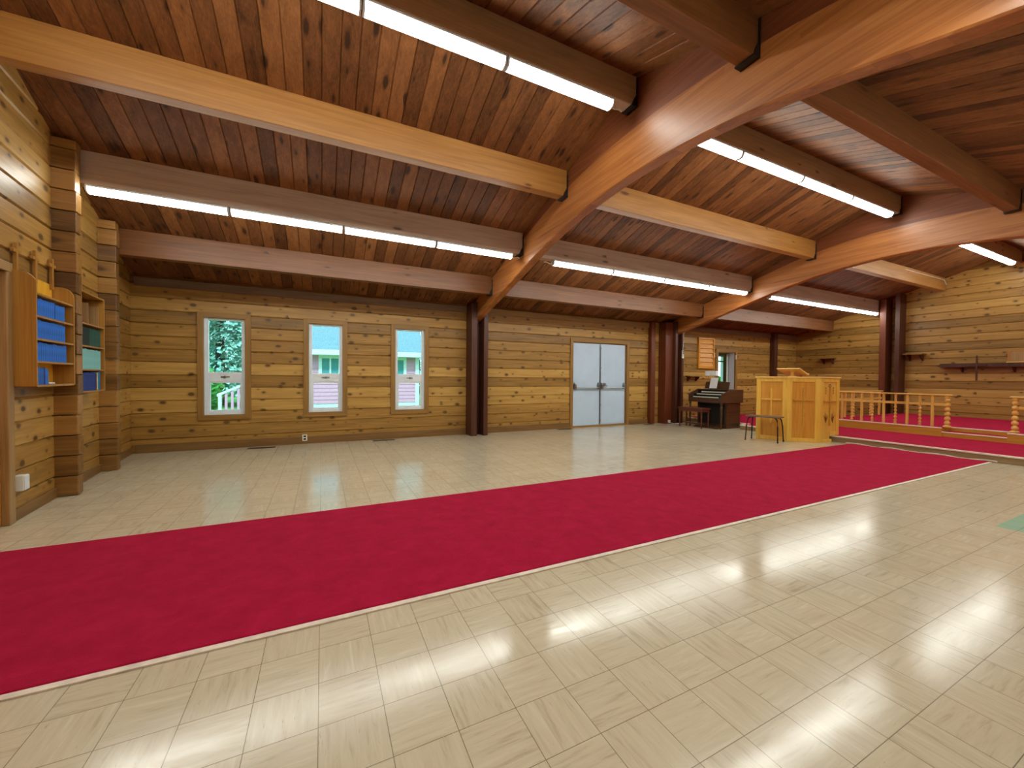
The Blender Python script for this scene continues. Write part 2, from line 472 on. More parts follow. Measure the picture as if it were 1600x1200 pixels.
# purlins ---------------------------------------------------------
SP = 1.265; PD = .32; PW = .065
PUR = [RY+SP*k for k in (3, 2, 1, 0, -1, -2, -3)]
BAY = [('west bay', None, ARCH[0][0]), ('middle bay', ARCH[0][1], ARCH[1][0]), ('altar bay', ARCH[1][1], 14.99)]
rowname = ['lowest ceiling beam along the north wall', 'ceiling beam above the lower row of lights, north side', 'bare pale ceiling beam between the two rows of lights', 'ridge beam carrying the upper row of lights', 'first bare ceiling beam south of the ridge', 'ceiling beam with added lights on the south slope', 'lowest ceiling beam along the south wall']
for ri, py in enumerate(PUR):
    for bi, (bn, xa, xb) in enumerate(BAY):
        if xa is None: xa = wall_x(py)+.02
        zt = deck(py) if ri != 3 else RZ-.005
        zb = deck(py)-PD
        o = thing('ceiling_beam', f'{rowname[ri]}, {bn}', 'beam', (0, py, 0), kind='structure')
        m = M['beam_tan'] if ri == 2 else (M['beam_glow_wash'] if ri in (1, 3, 5) else M['beam_red'])
        sl = SL if py > RY else -SL
        if ri == 3: prof = [(-PW, zb), (PW, zb), (PW, RZ-SL*PW+.004), (0, RZ+.004), (-PW, RZ-SL*PW+.004)]
        else: prof = [(-PW, zb), (PW, zb), (PW, deck(py+PW)+.004), (-PW, deck(py-PW)+.004)]
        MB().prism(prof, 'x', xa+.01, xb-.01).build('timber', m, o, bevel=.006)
        for xh, sgn in ((xa, 1), (xb, -1)):
            if (bi == 0 and sgn == 1) or (bi == 2 and sgn == -1): continue
            h = MB()
            h.box(min(xh, xh+sgn*.012), max(xh, xh+sgn*.012), -PW-.012, PW+.012, zb-.012, deck(py)-.04)
            h.box(min(xh, xh+sgn*.075), max(xh, xh+sgn*.075), -PW-.01, PW+.01, zb-.012, zb-.001)
            for s in (-1, 1):
                h.prism([(xh, zb-.01), (xh+sgn*.075, zb-.01), (xh+sgn*.05, zb+.05), (xh+sgn*.02, zb+.1), (xh, zb+.12)], 'y', s*(PW+.002), s*(PW+.009))
            h.build('steel_hanger', M['black'], o)

# posts and log stubs ---------------------------------------------
def post(label, x0, x1, y0, y1, mat, z0=0, z1=None):
    cx, cy = (x0+x1)/2, (y0+y1)/2
    z1 = z1 if z1 else deck(max(y0, y1) if cy > RY else min(y0, y1))-.001
    o = bx(x0-cx, x1-cx, y0-cy, y1-cy, 0, z1-z0).build('wall_post', mat, loc=(cx, cy, z0), bevel=.005)
    return tag(o, label, 'post', kind='structure')
post('left dark post of the pair under the near arch', 2.80, 2.925, 7.7, 8.07, M['post'])
post('right dark post of the pair under the near arch', 3.075, 3.17, 7.7, 8.07, M['post'])
post('recessed board between the twin posts under the near arch', 2.925, 3.075, 7.96, 8.07, M['post'], 0, 2.42)
post('thin red-brown post right of the white double doors', 8.05, 8.2, 7.93, 8.07, M['post_red'])
post('wide red-brown boxed post between the double doors and the organ', 8.44, 8.70, 7.80, 8.07, M['post_red'])
post('left dark post of the pair under the far arch', 8.70, 8.795, 7.70, 8.07, M['post'])
post('right dark post of the pair under the far arch beside the power strip', 8.945, 9.02, 7.70, 8.07, M['post'])
post('dark post on the north wall near the altar corner', 13.5, 13.68, 7.9, 8.07, M['post'])
post('left dark post of the pair on the altar end wall', 14.62, 15.02, 5.48, 5.62, M['post_red'])
post('right dark post of the pair on the altar end wall', 14.62, 15.02, 5.18, 5.28, M['post'])
for s0, s1, lab in ((.77, .90, 'log stub pilaster beside the hymnal bookshelf'), (2.0, 2.13, 'log stub pilaster nearest the window corner')):
    mb = MB(); zt = deck(4.72+.9944*s1); k = 0
    while k*CH < zt:
        z0, z1 = k*CH, min((k+1)*CH, zt); j = .004*((k*7) % 3)
        mb.prism([(s0, z0+.004), (s1, z0+.004), (s1, z1-.004), (s0, z1-.004)], 'y', -.165-j, .03)
        k += 1
    tag(mb.build('log_pilaster', M['logend'], loc=(W0.x, W0.y, 0), rot=W_ROT, bevel=.007), lab, 'pilaster', kind='structure')

# trims along the north wall ---------------------------------------
segs = [(-2.62, 2.80), (3.17, 8.05), (9.02, 13.5), (13.68, 14.99)]
for i, (a, b) in enumerate(segs):
    tag(bx(a, b, YN-.03, YN+.02, 2.62, 2.755).build(f'trim_{i+1}', M['trim_grey'] if i != 1 else M['casing_h'], bevel=.004), ['grey-brown board along the top of the window wall', 'tan board along the top of the wall above the double doors', 'brown board along the top of the wall above the organ', 'brown board at the top of the altar corner'][i], 'trim', kind='structure')
bsegs = [(-2.62, 2.80), (3.17, DX0), (DX1, 8.05), (9.02, PX0), (PX1, 13.5)]
mb = MB()
for a, b in bsegs: mb.box(a+.003, b-.003, YN-.022, YN+.012, 0.0, .135)
tag(mb.build('baseboard_north', M['trim'], bevel=.004), 'brown baseboard along the north wall', 'baseboard', kind='structure')
mb = MB()
for a, b in ((.003, .765), (.905, 1.995), (2.135, 3.33)): mb.box(a, b, -.02, .012, 0, .10)
tag(mb.build('baseboard_west', M['trim'], loc=(W0.x, W0.y, 0), rot=W_ROT, bevel=.004), 'brown baseboard along the bookshelf wall', 'baseboard', kind='structure')

# windows ------------------------------------------------------------
WL = ['leftmost narrow window, trees and a white railing outside', 'middle narrow window, grey roof and siding of a neighbouring house outside', 'rightmost narrow window beside the dark posts, house corner outside']
def casing(parent, x0, x1, z0, z1, w, y0, y1, bottom=True):
    mv, mh = M['casing'], M['casing_h']
    MB().prism([(x0, z0), (x0+w, z0+(w if bottom else 0)), (x0+w, z1-w), (x0, z1)], 'y', y0, y1).build('casing', mv, parent, bevel=.003)
    MB().prism([(x1, z0), (x1-w, z0+(w if bottom else 0)), (x1-w, z1-w), (x1, z1)], 'y', y0, y1).build('casing', mv, parent, bevel=.003)
    MB().prism([(x0, z1), (x1, z1), (x1-w, z1-w), (x0+w, z1-w)], 'y', y0, y1).build('casing', mh, parent, bevel=.003)
    if bottom: MB().prism([(x0, z0), (x1, z0), (x1-w, z0+w), (x0+w, z0+w)], 'y', y0, y1).build('casing', mh, parent, bevel=.003)
for i, (a, b) in enumerate(WIN):
    cx = (a+b)/2; hw = (b-a)/2
    t = thing(f'window_{i+1}', WL[i], 'window', (cx, YN, 0), kind='structure')
    casing(t, -hw, hw, WZ0, WZ1, cw, -.028, .02)
    # liner
    l = MB(); f0 = hw-cw
    l.box(-f0-.045, -f0, .02, .2, WZ0+.04, WZ1-.04); l.box(f0, f0+.045, .02, .2, WZ0+.04, WZ1-.04)
    l.box(-f0-.045, f0+.045, .02, .2, WZ0+.035, WZ0+cw); l.box(-f0-.045, f0+.045, .02, .2, WZ1-cw, WZ1-.035)
    l.build('jamb_liner', M['white'], t)
    fz0, fz1 = WZ0+cw, WZ1-cw; fw = .055; bz0, bz1 = 1.125, 1.285
    fr = MB(); fy0, fy1 = .03, .1
    fr.box(-f0, -f0+fw, fy0, fy1, fz0, fz1); fr.box(f0-fw, f0, fy0, fy1, fz0, fz1)
    fr.box(-f0+fw, f0-fw, fy0, fy1, fz0, fz0+fw); fr.box(-f0+fw, f0-fw, fy0, fy1, fz1-fw*.6, fz1)
    fr.build('window_frame', M['white'], t, bevel=.006)
    bx(-f0+fw, f0-fw, fy0+.004, fy1-.004, bz0, bz1).build('crossbar', M['white'], t, bevel=.006)
    s = MB(); s0 = f0-fw; q = .022
    s.box(-s0, -s0+q, .042, .085, fz0+fw, bz0); s.box(s0-q, s0, .042, .085, fz0+fw, bz0)
    s.box(-s0+q, s0-q, .042, .085, fz0+fw, fz0+fw+q); s.box(-s0+q, s0-q, .042, .085, bz0-q, bz0)
    s.build('awning_sash', M['white'], t, bevel=.004)
    bx(-s0+.002, s0-.002, .07, .076, bz1, fz1-fw*.6).build('pane', M['glass'], t)
    bx(-s0+q, s0-q, .062, .068, fz0+fw+q, bz0-q).build('pane', M['glass'], t)
    h = MB(); h.box(-.06, .06, .012, .034, (bz0+bz1)/2-.004, (bz0+bz1)/2+.014); h.box(-.012, .012, .0, .034, (bz0+bz1)/2-.012, (bz0+bz1)/2+.02)
    h.build('latch', M['steel'], t, bevel=.003)

# double door ---------------------------------------------------------
t = thing('door_1', 'white steel double doors with panic bars in the north wall', 'door', ((DX0+DX1)/2, YN, 0), kind='structure')
hw = (DX1-DX0)/2
casing(t, -hw, hw, 0, DZ1, .085, -.028, .02, bottom=False)
bx(-hw+.085, hw-.085, -.02, .2, 0, .035).build('threshold', M['casing_h'], t)
j = MB(); j.box(-hw+.04, -hw+.1, .02, .2, 0, DZ1-.04); j.box(hw-.1, hw-.04, .02, .2, 0, DZ1-.04); j.box(-hw+.04, hw-.04, .02, .2, DZ1-.1, DZ1-.04)
j.build('jamb', M['casing'], t)
lw = hw-.104
for s in (-1, 1):
    xa, xb = (-lw, -.004) if s < 0 else (.004, lw)
    lf = bx(xa, xb, .03, .075, .038, DZ1-.104).build('door_leaf', M['door_white'], t, bevel=.004)
    bar = MB(); z = .985
    bar.tube([(xa+.06, -.03, z), (xb-.06, -.03, z)], .016, 10)
    for xx in (xa+.05, xb-.05):
        bar.box(xx-.032, xx+.032, -.035, .032, z-.03, z+.095)
        bar.prism([(.03, z+.095), (-.03, z+.06), (.03, z+.14)], 'x', xx-.018, xx+.018)
    bar.build('panic_bar', M['steel'], lf, bevel=.004)
    if s > 0:
        k = MB(); k.tube([(xa+.13, .03, z+.09), (xa+.13, -.03, z+.09)], .035, 12); k.tube([(xa+.13, -.02, z+.09), (xa+.19, -.04, z+.05)], .012)
        k.build('lock', M['steel'], lf)
        hd = MB(); hd.box(xa-.012, xa+.02, .012, .03, .06, DZ1-.12); hd.tube([(xa+.004, .005, .12), (xa+.004, .005, DZ1-.2)], .009, 8)
        for zz in (.15, .55, .98, 1.5, 2.0): hd.box(xa-.014, xa+.022, -.006, .02, zz-.02, zz+.02)
        hd.build('astragal', M['steel'], lf)

# passage doorway beside the organ -------------------------------------
t = thing('door_3', 'open doorway behind the organ to a small yellow room', 'doorway', ((PX0+PX1)/2, YN, 0), kind='structure')
hw = (PX1-PX0)/2
casing(t, -hw, hw, 0, PZ1, .095, -.028, .02, bottom=False)
j = MB(); j.box(-hw+.05, -hw+.1, .02, .2, 0, PZ1-.04); j.box(hw-.1, hw-.05, .02, .2, 0, PZ1-.04); j.box(-hw+.05, hw-.05, .02, .2, PZ1-.1, PZ1-.04)
j.build('jamb', M['white'], t)
M['room_wall'] = plain('yellow_wall', (196,182,110), .7, var=.03, scale=3)
lf = bx(-.02, .02, .0, .78, .02, PZ1-.12).build('door_leaf', M['white'], t, loc=(hw-.135, .22, 0), rot=math.radians(-54))
MB().lathe([(.02, 0), (.03, .02), (.03, .05), (.015, .065)], 10).build('handle', M['steel'], lf, loc=(-.02, .7, 1.0), rot=(0, -math.pi/2, 0))
bx(hw-.115, hw-.085, -.045, -.028, 1.86, 1.99).build('door_alarm', M['plastic'], t)
r = MB()
BX0, BX1, BY1 = 10.2, 15.2, 10.6
r.box(BX0-.1, BX0, 8.25, BY1, 0, 2.6); r.box(BX1, BX1+.1, 8.25, BY1, 0, 2.6)
WX0, WX1, WZa, WZb = 14.1, 14.74, .9, 2.2
r.box(BX0, WX0, BY1, BY1+.15, 0, 2.6); r.box(WX1, BX1, BY1, BY1+.15, 0, 2.6); r.box(WX0, WX1, BY1, BY1+.15, 0, WZa); r.box(WX0, WX1, BY1, BY1+.15, WZb, 2.6)
r.box(BX0, BX1, 8.25, BY1, 2.6, 2.7)
tag(r.build('wall_back_room', M['room_wall']), 'yellow walls of the small room seen through the doorway by the organ', 'wall', kind='structure')
tag(bx(BX0, BX1, 8.25, BY1, -.1, 0).build('floor_back_room', M['floor']), 'vinyl floor of the small room beyond the doorway', 'floor', kind='structure')
t = thing('added_globe', 'unseen globe light added to brighten the small room behind the doorway', 'light', (12.2, 9.6, 2.6))  # unseen fill lamp, added to light the yellow walls
MB().lathe([(.09, -.03), (.09, 0)], 16).build('base', M['white'], t)
MB().lathe([(.02, -.2), (.09, -.185), (.125, -.12), (.1, -.05), (.07, -.03)], 16).build('globe', mk_emit('added_globe_glow', (255,246,220), 14.0), t, smooth=True)
t = thing('window_4', 'bright window of the small room seen through the doorway behind the organ', 'window', ((WX0+WX1)/2, BY1, 0), kind='structure')
hw = (WX1-WX0)/2
f = MB(); f.box(-hw, -hw+.05, .0, .08, WZa, WZb); f.box(hw-.05, hw, .0, .08, WZa, WZb); f.box(-hw+.05, hw-.05, 0, .08, WZa, WZa+.05); f.box(-hw+.05, hw-.05, 0, .08, WZb-.05, WZb); f.box(-hw+.05, hw-.05, .01, .07, WZb-.27, WZb-.22)
f.build('window_frame', M['white'], t)
bx(-hw+.05, hw-.05, .04, .046, WZa+.05, WZb-.05).build('pane', M['glass'], t)

# west door (only its casing is in view) -------------------------------
t = thing('door_2', 'wooden door with pale casing left of the hymnal bookshelf', 'door', (W0.x, W0.y, 0), W_ROT, kind='structure')
M['casing_pale'] = wood('casing_pale', 'Z', (122,92,54), (158,124,78), (180,146,98), rough=.45)
bx(-.105, -.015, -.03, .02, 0, 2.06).build('casing', M['casing_pale'], t, bevel=.006)
bx(-1.1, -1.015, -.03, .02, 0, 2.06).build('casing', M['casing_pale'], t, bevel=.006)
bx(-1.1, -.015, -.03, .02, 2.06, 2.14).build('casing', M['casing_pale'], t, bevel=.006)
lf = bx(-1.055, -.065, .02, .07, .01, 2.02).build('door_leaf', M['louver'], t)
MB().lathe([(.028, 0), (.028, .008), (.012, .015), (.012, .04), (.027, .05), (.027, .075), (.012, .085)], 14).build('handle', M['steel'], lf, loc=(-.98, .02, 1.0), rot=(math.pi/2, 0, 0), smooth=True)

# ---------------------------------------------------------------- fluorescent lights
def light_run(row, bay, starts, pitch, py, group):
    zb = deck(py)-PD
    for k, x in enumerate(starts):
        n = len(starts)
        ordn = ['first', 'second', 'third', 'fourth'][k]
        lab = f'{ordn} four-foot fluorescent light from the left in the {row} row, {bay}'
        t = thing('fluorescent_light', lab, 'light', (x+pitch/2, py, zb-.001), group=group)
        h = pitch/2-.008
        bx(-h, h, -.064, .064, -.0215, 0).build('housing', M['white'], t, bevel=.004)
        ln = MB()
        prof = [(-.060, -.02), (-.053, -.05), (-.038, -.071), (-.015, -.078), (.015, -.078), (.038, -.071), (.053, -.05), (.060, -.02)]
        ln.prism(prof, 'x', -h+.014, h-.014).build('lens', M['lens'], t)
        for s in (-1, 1):
            MB().prism([(y*1.03, z*1.03) for y, z in prof], 'x', s*(h-.014), s*h).build('end_cap', M['white'], t)
        if bay != 'altar bay' and k == n-1 or (bay == 'middle bay' and k == 0):
            s = 1 if k == n-1 else -1
            MB().tube([(s*h, .0, -.05), (s*(h+.04), 0, -.06), (s*(h+.08), .01, -.045), (s*(h+.12), .02, -.03), (s*(h+.16), .02, -.04)], .006, 6).build('power_cord', M['plastic'], t)
for ri, rn in ((1, 'lower north'), (3, 'ridge'), (5, 'lower south added-light')):  # south row is unseen, added to balance the lighting and brighten the floor
    py = PUR[ri]
    if ri == 3: st = [([-2.11+1.19*k for k in range(4)], 1.19), ([3.36+1.3*k for k in range(4)], 1.3), ([9.5+1.27*k for k in range(4)], 1.27)]
    else: st = [([(-2.24 if ri == 1 else -1.84)+(1.25 if ri == 1 else 1.15)*k for k in range(4)], 1.25 if ri == 1 else 1.15), ([3.52+1.285*k for k in range(4)], 1.285), ([9.52+1.29*k for k in range(4)], 1.29)]
    for (bn, _, _), (ss, p) in zip(BAY, st):
        light_run(rn, bn, ss, p, py, f'fluorescent lights under the {rn} beam')
tag(MB().tube([(12.6, PUR[2]-.075, deck(PUR[2])-.05), (14.0, PUR[2]-.075, deck(PUR[2])-.05), (14.85, PUR[2]-.075, deck(PUR[2])-.05), (14.97, PUR[2]-.08, deck(PUR[2])-.16)], .009, 6).build('ceiling_cable', M['plastic']), 'white cable along the top of the bare beam in the altar bay', 'cable')

# ---------------------------------------------------------------- carpet runner
t = thing('carpet_runner', 'long crimson aisle carpet running to the altar step', 'carpet', (3.5, 3.05, 0))
MB().prism([(-5.50, -.87), (5.66, -.87), (5.66, .88), (-5.67, .88)], 'z', .001, .014).build('pile', M['carpet'], t, bevel=.005)
bx(-5.49, 5.66, -.905, -.87, 0.001, .008).build('edge_strip', M['binding'], t)
bx(-5.67, 5.66, .88, .897, 0.001, .008).build('edge_strip', M['binding'], t)
mb = MB(); pts = []
for k in range(25):
    y = -.95+1.9*k/24
    pts.append((5.685+.012*math.sin(k*1.3), y, .016+.010*math.sin(k*.9+.6)))
mb.tube(pts, .011, 6).build('loose_end_binding', M['binding'], t)

# ---------------------------------------------------------------- altar platform
ST, UT, SX, UX, YP = .12, .30, 9.25, 11.18, 6.2
t = thing('altar_platform', 'two-level carpeted altar platform at the far end of the hall', 'platform', (SX, RY, 0), kind='structure')
y0, y1 = YS-RY, YP-RY
MB().box(0, XE-SX-.001, y0, y1, 0, ST-.015).box(.38, XE-SX-.001, y1, YN-.03-RY, 0, ST-.015).build('lower_riser', M['step_wood'], t)
MB().box(.03, XE-SX-.001, y0, y1-.03, ST-.015, ST).box(.41, XE-SX-.001, y1-.03, YN-.03-RY, ST-.015, ST).build('lower_carpet', M['carpet'], t)
bx(-.015, .03, y0, y1, ST-.022, ST+.004).build('step_nosing', M['nosing'], t, bevel=.004)
MB().box(.03, .38, y1-.03, y1+.012, ST-.022, ST+.004).box(.368, .41, y1+.012, YN-.03-RY, ST-.022, ST+.004).build('step_nosing', M['nosing'], t, bevel=.004)
# upper level, with a recessed kneeling step in the gap
g0, g1 = 2.45-RY, 3.29-RY; u = UX-SX; ub = u+.36; yu = 5.3-RY
b = MB()
b.box(u, XE-SX-.002, g1, yu, ST, UT-.014); b.box(u, XE-SX-.002, y0+.3, g0, ST, UT-.014); b.box(ub, XE-SX-.002, g0, g1, ST, UT-.014)
b.build('upper_base', M['rail_base'], t)
bx(u+.012, ub, g0, g1, ST, ST+.085).build('recessed_step', M['rail_base'], t)
bx(u+.03, ub, g0+.002, g1-.002, ST+.085, ST+.097).build('recessed_carpet', M['carpet'], t)
bx(u-.004, u+.03, g0, g1, ST+.08, ST+.102).build('recessed_nosing', M['nosing'], t, bevel=.003)
n = MB()
n.box(u-.01, u+.035, g1, yu, UT-.02, UT+.002); n.box(u-.01, u+.035, y0+.3, g0, UT-.02, UT+.002); n.box(ub-.006, ub+.03, g0, g1, UT-.02, UT+.002)
n.build('upper_nosing', M['nosing'], t, bevel=.003)
c = MB(); c.box(ub+.03, XE-SX-.003, y0+.32, yu-.02, UT-.014, UT); c.box(u+.035, ub+.03, g1, yu-.02, UT-.014, UT-.001); c.box(u+.035, ub+.03, y0+.32, g0, UT-.014, UT-.001)
c.build('upper_carpet', M['carpet'], t)

# ---------------------------------------------------------------- communion rails
def turned(h, R):
    """stack of beads"""
    pr = [(R*.9, 0), (R*.9, .03)]
    n = 6 if R > .035 else 5
    z = .03; seg = (h*.62-.03)/n
    for k in range(n):
        pr += [(R*.5, z+.004), (R*.62, z+seg*.15), (R*1.0, z+seg*.45), (R*.98, z+seg*.6), (R*.6, z+seg*.88), (R*.5, z+seg*.97)]
        z += seg
    pr += [(R*.75, z+.01), (R*.85, z+.03), (R*.8, h-.03), (R*.9, h)]
    return pr
def newel_prof(h, R):
    pr = [(R*1.3, 0), (R*1.3, .025), (R*.8, .04)]
    n = 6; z = .04; seg = (h-.04-.05)/n
    for k in range(n):
        pr += [(R*.5, z+.006), (R*.85, z+seg*.22), (R*1.0, z+seg*.48), (R*.85, z+seg*.74), (R*.5, z+seg*.96)]
        z += seg
    pr += [(R*.9, h-.045), (R*.9, h)]
    return pr
RH = .665     # rail top above the platform
def comm_rail(label, loc, rot, posts, L, newel_at=None, l0=0):
    t = thing('communion_rail', label, 'altar rail', loc, rot)
    bx(-.045, .045, l0, L, RH-.028, RH).build('top_rail', M['rail_h'], t, bevel=.006)
    bx(-.016, .016, l0+.02, L, RH-.235, RH-.185).build('mid_rail', M['rail_h'], t, bevel=.004)
    for k, p in enumerate(posts):
        if k % 2: MB().lathe(turned(RH-.028, .026), 12, (0, p, 0)).build('turned_baluster', M['rail'], t, smooth=True)
        else: bx(-.021, .021, p-.021, p+.021, 0, RH-.028).build('square_baluster', M['rail'], t, bevel=.004)
    if newel_at is not None:
        MB().lathe(newel_prof(RH-.028, .046), 16, (0, newel_at, 0)).build('newel_post', M['rail'], t, smooth=True)
    return t
RXR = 11.38
py = [3.486, 3.675, 3.874, 4.069, 4.269, 4.471, 4.666, 4.857, 5.055]
comm_rail('golden oak communion rail between the pulpit and the altar gap', (RXR, 3.27, UT), 0, [p-3.27 for p in py], 1.93, 0.0, -.06)
comm_rail('golden oak communion rail right of the altar gap', (RXR, 2.41, UT), math.pi, [.2*k+.2 for k in range(12)], 2.7, 0.0, -.06)
comm_rail('golden oak side rail running back from the pulpit to the end wall', (11.56, 5.22, UT), -math.pi/2, [.33, .75, 1.17, 1.62, 2.1, 2.55, 3.0][:5], 2.2, None, 0)

# ---------------------------------------------------------------- pulpit
A, B, C, D = Vector((8.265,5.19)), Vector((8.391,4.645)), Vector((8.807,4.27)), Vector((9.363,4.202))
PO = Vector(((A.x+D.x)/2, (A.y+D.y)/2))
ang = math.atan2((C-B).y, (C-B).x)
t = thing('pulpit', 'golden oak three-sided pulpit with a cross on each panel', 'pulpit', (PO.x, PO.y, 0), ang)
Ri = Matrix.Rotation(-ang, 2)
a, b, c, d = [Ri @ (p-PO) for p in (A, B, C, D)]
PH = 1.27
def face(p, q, kind):
    L = (q-p).length; an = math.atan2((q-p).y, (q-p).x)
    MX = Matrix.Translation((p.x, p.y, 0)) @ Matrix.Rotation(an, 4, 'Z')
    notch = kind == 'right'
    xs = (SX-.02-D.x)  # how far from D the step begins
    nl = L-.21 if notch else L
    f = MB(); f.M = MX; sw = .085
    f.box(0, sw, 0, .03, 0, PH)
    f.box(L-sw, L, 0, .03, (ST+.012) if notch else 0, PH)
    f.box(sw, L-sw, 0, .03, PH-.075, PH)
    if notch:
        f.box(sw, nl, 0, .03, 0, .06); f.box(nl-.06, L-sw, 0, .03, ST+.012, ST+.09)
    else: f.box(sw, L-sw, 0, .03, 0, .075)
    f.build('panel_frame', M['oak'], t, bevel=.004)
    pn = MB(); pn.M = MX
    if notch: pn.prism([(sw-.005, .05), (nl-.05, .05), (nl-.05, ST+.08), (L-sw+.005, ST+.08), (L-sw+.005, PH-.07), (sw-.005, PH-.07)], 'y', .014, .024)
    else: pn.box(sw-.005, L-sw+.005, .014, .024, .07, PH-.07)
    po = pn.build('panel', M['oak_carved'] if notch else M['oak_panel'], t)
    cr = MB(); cr.M = MX; m = (sw+L-sw)/2; w = .013; dy0, dy1 = -.012, .014
    zt, zb, za = (PH-.19, .33, .83) if kind != 'right' else (PH-.18, .33, .81)
    aw = (L-2*sw)/2-.015
    cr.prism([(m-w, za), (m-w*1.25, zb+.02), (m-w*.9, zb), (m+w*.9, zb), (m+w*1.25, zb+.02), (m+w, za), (m+w*1.25, zt-.14), (m+w*1.1, zt-.04), (m, zt), (m-w*1.1, zt-.04), (m-w*1.25, zt-.14)], 'y', dy0, dy1)
    cr.box(m-aw, m-w, dy0, dy1, za-.016, za+.016); cr.box(m+w, m+aw, dy0, dy1, za-.016, za+.016)
    cr.build('cross', M['oak'] if kind == 'left' else M['rail_base'], po, bevel=.003)
    if notch:  # incised decoration on the right panel: a flower above, leaf sprays below
        g = MB(); g.M = MX
        for k in range(6):
            an2 = k*math.pi/3
            g.tube([(m+.012*math.cos(an2), .011, zt+.03+.012*math.sin(an2)), (m+.038*math.cos(an2), .010, zt+.03+.038*math.sin(an2))], [.004, .010], 6)
        for sx in (-1, 1):
            for k in range(4):
                g.tube([(m+sx*.10, .012, .38), (m+sx*(.10+.022*(k-1.5)), .010, .47+.02*(k % 2)), (m+sx*(.10+.038*(k-1.5)), .012, .54+.03*(k % 3))], [.003, .007, .002], 6)
            for k in range(3):
                g.tube([(m+sx*.1, .012, .95+.05*k), (m+sx*(.115), .010, .99+.05*k)], [.003, .006], 6)
        g.build('incised_flowers', M['gilt'], po)
face(a, b, 'left'); face(b, c, 'mid'); face(c, d, 'right')
def off(poly, o):
    n = len(poly); cx = sum(p.x for p in poly)/n; cy = sum(p.y for p in poly)/n
    return [(p.x+(p.x-cx)/math.hypot(p.x-cx, p.y-cy)*o, p.y+(p.y-cy)/math.hypot(p.x-cx, p.y-cy)*o) for p in poly]
MB().prism(off([a, b, c, d], .028), 'z', PH, PH+.028).build('top_slab', M['oak_top'], t, bevel=.004)
bd = MB()
bd.M = Matrix.Translation((-.12, -.08, PH+.125)) @ Matrix.Rotation(math.radians(-42), 4, 'Z') @ Matrix.Rotation(math.radians(-17), 4, 'X')
bd.box(-.21, .21, -.2, .23, 0, .02); bd.box(-.21, .21, .215, .235, .02, .04)
bs = bd.build('book_rest', M['oak_top'], t, bevel=.003)
pb = MB(); pb.lathe([(.075, 0), (.075, .012), (.032, .018), (.03, .105)], 16, (-.12, -.08, PH+.028)); pb.build('book_rest_post', M['oak_top'], t, smooth=True)

# ---------------------------------------------------------------- stool
t = thing('stool', 'low backless stool with brown seat and four dark legs before the pulpit', 'stool', (8.03, 4.87, 0), math.radians(14))
SH = .505
def rr(hx, hy, r, n=5):
    p = []
    for cx, cy, a0 in ((hx-r, hy-r, 0), (-hx+r, hy-r, 90), (-hx+r, -hy+r, 180), (hx-r, -hy+r, 270)):
        for k in range(n+1):
            an = math.radians(a0+90*k/n); p.append((cx+r*math.cos(an), cy+r*math.sin(an)))
    return p
MB().prism(rr(.165, .30, .035), 'z', SH-.024, SH).build('seat', M['stoolseat'], t, bevel=.005)
for sx in (-1, 1):
    for sy in (-1, 1):
        lg = MB()
        lg.tube([(sx*.06, sy*.2, SH-.034), (sx*.105, sy*.235, SH-.04), (sx*.13, sy*.258, SH-.075), (sx*.15, sy*.272, SH-.2), (sx*.17, sy*.285, .02)], .012, 10)
        lg.tube([(sx*.17, sy*.285, .022), (sx*.1715, sy*.286, 0)], .015, 10)
        lg.build('leg', M['stoolleg'], t, smooth=True)

# ---------------------------------------------------------------- organ
t = thing('organ', 'dark walnut two-manual organ against the north wall', 'organ', (8.74, 6.33, 0))
OW, OD, OT = .96, .82, .975
for yy, nm in ((0, 'side_panel'), (OW-.03, 'side_panel')):
    MB().prism([(.0, .645), (.0, .845), (.05, .872), (.33, OT), (OD, OT), (OD, .645)], 'y', yy, yy+.03).build(nm, M['walnut'], t, bevel=.004)
bx(.02, OD-.005, .03, OW-.03, .645, .70).build('key_bed', M['walnut'], t)
MB().box(.3, OD, .03, OW-.03, .955, OT).box(OD-.02, OD, .03, OW-.03, .7, .955).build('top_lid', M['walnut'], t)
bx(.015, .035, .03, OW-.03, .70, .76).build('key_slip', M['walnut'], t)
def manual(x0, z0, dy):
    k = MB(); n = 26; w = (OW-.06-.16)/n
    for i in range(n): k.box(x0, x0+.13, .11+dy+i*w+.0008, .11+dy+(i+1)*w-.0008, z0, z0+.018)
    o = k.build('keyboard', M['ivory'], t)
    s = MB()
    for i in range(n-1):
        if i % 7 in (2, 6): continue
        s.box(x0+.045, x0+.13, .11+dy+(i+1)*w-.006, .11+dy+(i+1)*w+.006, z0+.018, z0+.03)
    s.build('sharps', M['blackplastic'], o)
manual(.04, .765, 0); manual(.18, .835, 0)
MB().box(.035, .175, .03, .11, .70, .79).box(.035, .175, OW-.10, OW-.03, .70, .79).box(.172, .182, .03, OW-.03, .70, .832).box(.18, .31, .03, .11, .70, .86).box(.18, .31, OW-.1, OW-.03, .70, .86).build('key_block', M['blackplastic'], t)
MB().prism([(.315, .7), (.315, .865), (.345, .95), (.36, .95), (.36, .7)], 'y', .03, OW-.03).build('stop_board', M['blackplastic'], t)
st = MB()
for i in range(18): st.box(.318, .335, .13+i*.039, .155+i*.039, .885, .915)
st.build('stop_tabs', M['ivory'], t)
MB().box(.28, OD-.02, .06, OW-.06, 0, .645).build('pedestal', M['walnut'], t, bevel=.006)
bx(.272, .282, .12, OW-.12, .10, .60).build('grille_cloth', M['dark'], t)
for yy in (.032, OW-.032):
    MB().lathe([(.022, 0), (.016, .02), (.014, .05), (.022, .3), (.026, .5), (.018, .52), (.03, .54), (.018, .56), (.028, .6), (.028, .645)], 14, (.035, yy, 0)).build('leg', M['walnut'], t, smooth=True)
pm = MB()
